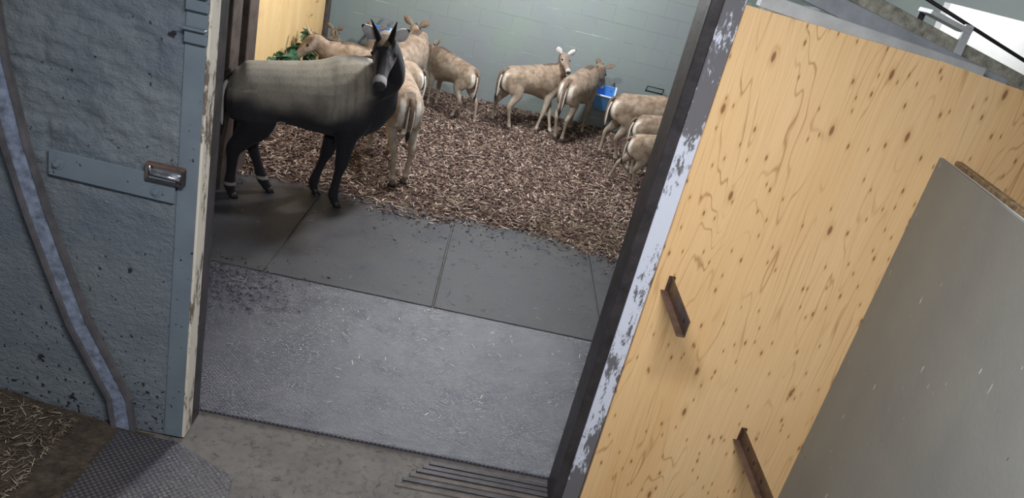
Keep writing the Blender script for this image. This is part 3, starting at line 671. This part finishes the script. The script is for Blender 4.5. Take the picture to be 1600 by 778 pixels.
    paint(f(is_head & (th > .97) & (hu > -.06)), T(58, 54, 58))
    paint(f(is_head & (th > .55) & (hu < -.075)), T(216, 210, 206))
    if not bull: paint(f(is_head & (th > .25) & (th < .5) & (hr > .06))*.5, T(210, 198, 184))
    at = body.color_attributes.new('tint', 'FLOAT_COLOR', 'POINT')
    at.data.foreach_set('color', np.concatenate([C, np.ones((len(C), 1))], 1).reshape(-1).astype(np.float32))
    link('body', body, M_BULL if bull else M_COW, root, True)
    # ---- hooves: two claws each
    for q, nm in hoofs:
        bm = bmesh.new()
        for sgn in (-1, 1):
            g = bmesh.ops.create_cone(bm, cap_ends=True, segments=10, radius1=.030*s, radius2=.022*s, depth=.055*s)['verts']
            for v in g:
                if v.co.z < 0: v.co.x = v.co.x*1.25+.016*s
            bmesh.ops.translate(bm, verts=g, vec=((q[0]+.004)*s, q[1]*s+sgn*.017*s, .0275*s-.003))
        bm_obj('hoof', bm, M_HOOF, root, True)
    # ---- ears
    ear_b = P + D*(-.02*HL); el = 0.155 if bull else 0.17
    for sgn in (-1, 1):
        a = ear_b + side*(.062*sgn) + upv*.045
        ed = side*(.80*sgn) + upv*.55 - D*.22; ed /= np.linalg.norm(ed); fn = D*.75+upv*.35; fn -= ed*(fn@ed); fn /= np.linalg.norm(fn); wv = np.cross(ed, fn)
        rows = [(0, .018, .0), (.2, .038, .010), (.45, .050, .014), (.7, .042, .010), (.9, .020, .004), (1.0, .004, 0)]; VV = []; FF = []
        for (t, wd, cup) in rows:
            c = a+ed*el*t
            VV += [c-wv*wd+fn*cup, c-fn*cup*.6, c+wv*wd+fn*cup]
        nr = len(rows)
        back = [p_-fn*.010 for p_ in VV]; VV += back; o_ = 3*nr
        for i in range(nr-1):
            for j in (0, 1): FF.append((3*i+j, 3*i+j+1, 3*i+4+j, 3*i+3+j)); FF.append((o_+3*i+j, o_+3*i+3+j, o_+3*i+4+j, o_+3*i+j+1))
            FF.append((3*i, 3*i+3, o_+3*i+3, o_+3*i)); FF.append((3*i+2, o_+3*i+2, o_+3*i+5, 3*i+5))
        FF.append((3*nr-3, 3*nr-2, 3*nr-1, 2*o_-1, 2*o_-2, 2*o_-3))
        eo = mesh_obj('ear', [tuple(p_*s) for p_ in VV], FF, M_EARIN, root, True)
        eo.data.materials.append(M_EARB if bull else M_EARF)
        ns = np.array([p_.center[:] for p_ in eo.data.polygons])
        for p_ in eo.data.polygons:
            if p_.vertices[0] >= o_: p_.material_index = 1
            if (np.array(p_.center)/s - a)@ed > el*.88: p_.material_index = 1
        e_ = P + D*(.31*HL) + side*(.075*hh*sgn) + upv*.018
        bm = bmesh.new(); bmesh.ops.create_uvsphere(bm, u_segments=12, v_segments=8, radius=.019*s); bmesh.ops.translate(bm, verts=bm.verts, vec=tuple(e_*s)); bm_obj('eye', bm, M_EYE, root, True)
        if bull:
            hb = P + D*(.10*HL) + side*(.045*sgn) + upv*.075; hv = side*(.26*sgn)+upv*.93-D*.20; hv /= np.linalg.norm(hv)
            VV = []; FF = []; loft(VV, FF, [(*hb, .026, .028), (*(hb+hv*.06), .023, .024), (*(hb+hv*.13+D*.006), .014, .015), (*(hb+hv*.205+D*.016), .003, .003)], tuple(side), 4, 12)
            mesh_obj('horn', [tuple(np.array(p_)*s) for p_ in VV], FF, M_HORN, root, True)
    # ---- tail: fawn stem, dark core, white fringe and tuft
    tl = tail_len; VV = []; FF = []; tx = -.715*(xs-1)
    loft(VV, FF, [(-.68, 0, 1.045, .025, .03), (-.735, 0, .99, .028, .022), (-.755, 0, .99-.35*tl, .026, .016), (-.745, 0, .99-.75*tl, .024, .014), (-.735, 0, .99-tl, .006, .006)], (0, 1, 0), 4, 10)
    to = mesh_obj('tail', [tuple((np.array(p_)+(tx, 0, 0))*s) for p_ in VV], FF, M_TAILF if not bull else M_TAILB, root, True)
    for sgn in (-1, 1):
        VV = []; FF = []
        loft(VV, FF, [(-.72, sgn*.022, .97, .008, .014), (-.745, sgn*.030, .99-.35*tl, .012, .014), (-.735, sgn*.026, .99-.8*tl, .010, .012), (-.73, sgn*.012, .97-tl, .004, .004)], (0, 1, 0), 3, 8)
        mesh_obj('fringe', [tuple((np.array(p_)+(tx, 0, 0))*s) for p_ in VV], FF, M_TAILW, to, True)
    VV = []; FF = []; loft(VV, FF, [(-.732, 0, .99-.72*tl, .022, .018), (-.735, 0, .99-tl, .026, .022), (-.73, 0, .92-tl, .006, .006)], (0, 1, 0), 3, 8)
    mesh_obj('tuft', [tuple((np.array(p_)+(tx, 0, 0))*s) for p_ in VV], FF, M_TAILB, to, True)
    # ---- short upright mane from poll to withers
    VV = []; FF = []; A = np.array((.34, 0, 1.275 if bull else 1.20)); Bp = P-D*.05+upv*.06; Mm = mid + np.cross(np.cross(e1-b1, np.cross((0, 0, 1.0), e1-b1)), (0, 0, 1.0))*0
    nd = e1-b1; nd = nd/np.linalg.norm(nd); un = np.array((0, 0, 1.0)) - nd*nd[2]; un = un/(np.linalg.norm(un)+1e-6)
    Mm = mid + un*(.155*nb); loft(VV, FF, [(*A, .008, .012), (*((A+Mm)/2+un*.012), .012, .022), (*Mm, .012, .024), (*((Mm+Bp)/2+un*.005), .011, .02), (*Bp, .006, .008)], (0, 1, 0) if abs(nd[1]) < .8 else (1, 0, 0), 4, 8)
    mesh_obj('mane', [tuple(np.array(p_)*s) for p_ in VV], FF, M_MANE, root, True)
    return root
def local(pos, heading, s, legs):
    """foot shifts that put the hooves at these floor points"""
    out = {}; a = R(heading)
    d = {'HL': (-.50, .13), 'HR': (-.50, -.13), 'FL': (.405, .13), 'FR': (.405, -.13)}
    for nm, (wx, wy) in legs.items():
        rx, ry = wx-pos[0], wy-pos[1]; lx = rx*math.cos(a)+ry*math.sin(a); ly = -rx*math.sin(a)+ry*math.cos(a)
        out[nm] = (lx-d[nm][0]*s, ly-d[nm][1]*s)
    return out

p_ = (-1.48, 6.265)
nilgai('large dark bull antelope with short black horns and grey back, side on, facing the camera', p_, 23, 1.0,
       local(p_, 23, 1.0, {'FR': (-1.13, 6.27), 'FL': (-1.37, 6.46), 'HR': (-2.0, 5.97), 'HL': (-1.77, 6.25)}),
       bull=True, xs=0.87, voxel=0.009, tail_len=0.40, pw=(-.90, 6.22, 1.50), hw=(.10, -.75, -.58), hroll=8, neck_mid=(.66, -.05, 1.22))
p_ = (-0.90, 7.42)
nilgai('fawn antelope with white rump behind the chest of the dark bull, hindquarters to the camera', p_, 112, 0.86,
       local(p_, 112, 0.86, {'HL': (-.745, 6.95), 'HR': (-.645, 7.10)}), (.80, .1, .80), (.5, .2, -.85), voxel=0.011, coat=1.05, seed=3, tail_len=0.34)
nilgai('fawn antelope behind the bull reaching its head to the green browse', (-1.30, 8.42), 196, 0.78, {}, pw=(-1.93, 8.2, .99), hw=(-.6, -.35, -.7), seed=5, coat=1.05)
nilgai('small brown antelope in the far left corner, only its head showing over the others', (-1.98, 9.45), 100, 0.55, {}, pw=(-2.08, 9.85, .80), hw=(.1, .8, -.5), seed=7, coat=0.8)
nilgai('brown antelope with dark tipped ears feeding at the bucket behind the bull horns', (-1.52, 9.75), 104, 0.64, {}, pw=(-1.63, 10.2, .86), hw=(.0, .7, -.7), seed=9, coat=0.82)
nilgai('tall fawn antelope seen from behind, right of the bull horns, facing the back wall', (-1.06, 9.35), 82, 0.84, {}, pw=(-1.10, 9.88, 1.06), hw=(.05, .85, -.6), seed=11, coat=1.0)
p_ = (-0.56, 10.02)
nilgai('young brown antelope walking left along the back wall with white rump towards the camera', p_, 140, 0.66,
       local(p_, 140, 0.66, {'HL': (-.47, 9.78), 'HR': (-.13, 9.72)}), pw=(-.88, 10.33, .80), hw=(-.55, .5, -.5), seed=13, coat=0.95)
p_ = (0.52, 10.10)
nilgai('mottled fawn antelope side on at the back wall, turning its head to the camera', p_, 34, 0.74,
       local(p_, 34, 0.74, {'HR': (.36, 9.80), 'HL': (.10, 10.08), 'FR': (.70, 9.98), 'FL': (.92, 10.05)}), pw=(.83, 10.2, 1.10), hw=(.30, -.75, -.42), seed=15)
p_ = (1.14, 10.20)
nilgai('fawn antelope at the blue bucket, rump to the camera and head lowered into it', p_, 66, 0.79,
       local(p_, 66, 0.79, {'HL': (.96, 9.88), 'HR': (1.05, 9.82)}), pw=(1.40, 10.60, 1.00), hw=(.30, .35, -.8), seed=17)
p_ = (2.06, 9.62)
nilgai('fawn antelope below the wire bracket, half hidden by the door frame, hind leg stretched back', p_, 10, 0.80,
       local(p_, 10, 0.80, {'HL': (1.56, 9.72), 'HR': (1.78, 9.5)}), (.9, 0, .75), (.5, 0, -.85), seed=19)
nilgai('fawn antelope between the calf and the one below the wire bracket, mostly hidden', (2.24, 9.12), 8, 0.70, {}, (.9, 0, .75), (.5, 0, -.85), seed=21, coat=0.97)
p_ = (2.06, 8.58)
nilgai('small pale antelope calf nearest the right door frame, head out of sight', p_, 12, 0.60,
       local(p_, 12, 0.60, {'HL': (1.58, 8.72), 'HR': (1.90, 8.50)}), (.9, 0, 1.0), (.6, 0, -.8), seed=23, coat=1.08)

# ------------------------------------------------------------------ lamps (fixtures above the view)
def fixture(name, loc, sx, sy, label):
    e = empty(name, loc); tag(e, label, 'lamp')
    box('housing', (0, 0, 0.05), (sx+0.06, sy+0.06, 0.08), M_WHITE, e, 0.01); box('diffuser', (0, 0, 0.004), (sx, sy, 0.012), M_LAMP, e)
fixture('ceiling_lamp', (0.1, 0.9, 3.35), 1.2, 0.3, 'white strip lamp on the corridor ceiling')
def pendant(loc, label):
    e = empty('ceiling_lamp', loc); tag(e, label, 'lamp')
    cyl('housing', (0, 0, 0.20), (0, 0, 0.30), 0.11, 0.09, M_WHITE, e); cyl('stem', (0, 0, 0.15), (0, 0, 0.21), 0.04, 0.05, M_WHITE, e)
    for k in range(6):
        a = k*math.pi/3; cyl('guard_wire', (0.17*math.cos(a), 0.17*math.sin(a), 0.2), (0.17*math.cos(a), 0.17*math.sin(a), -0.12), 0.003, 0.003, M_GALV, e, 6)
pendant((-0.30, 6.95, 3.12), 'round caged lamp over the dark bull')
pendant((0.45, 8.9, 3.12), 'round caged lamp over the back of the stall')
pendant((2.9, 4.35, 3.12), 'added caged fill lamp by the white partition, out of view')  # made-up fixture for the added fill light
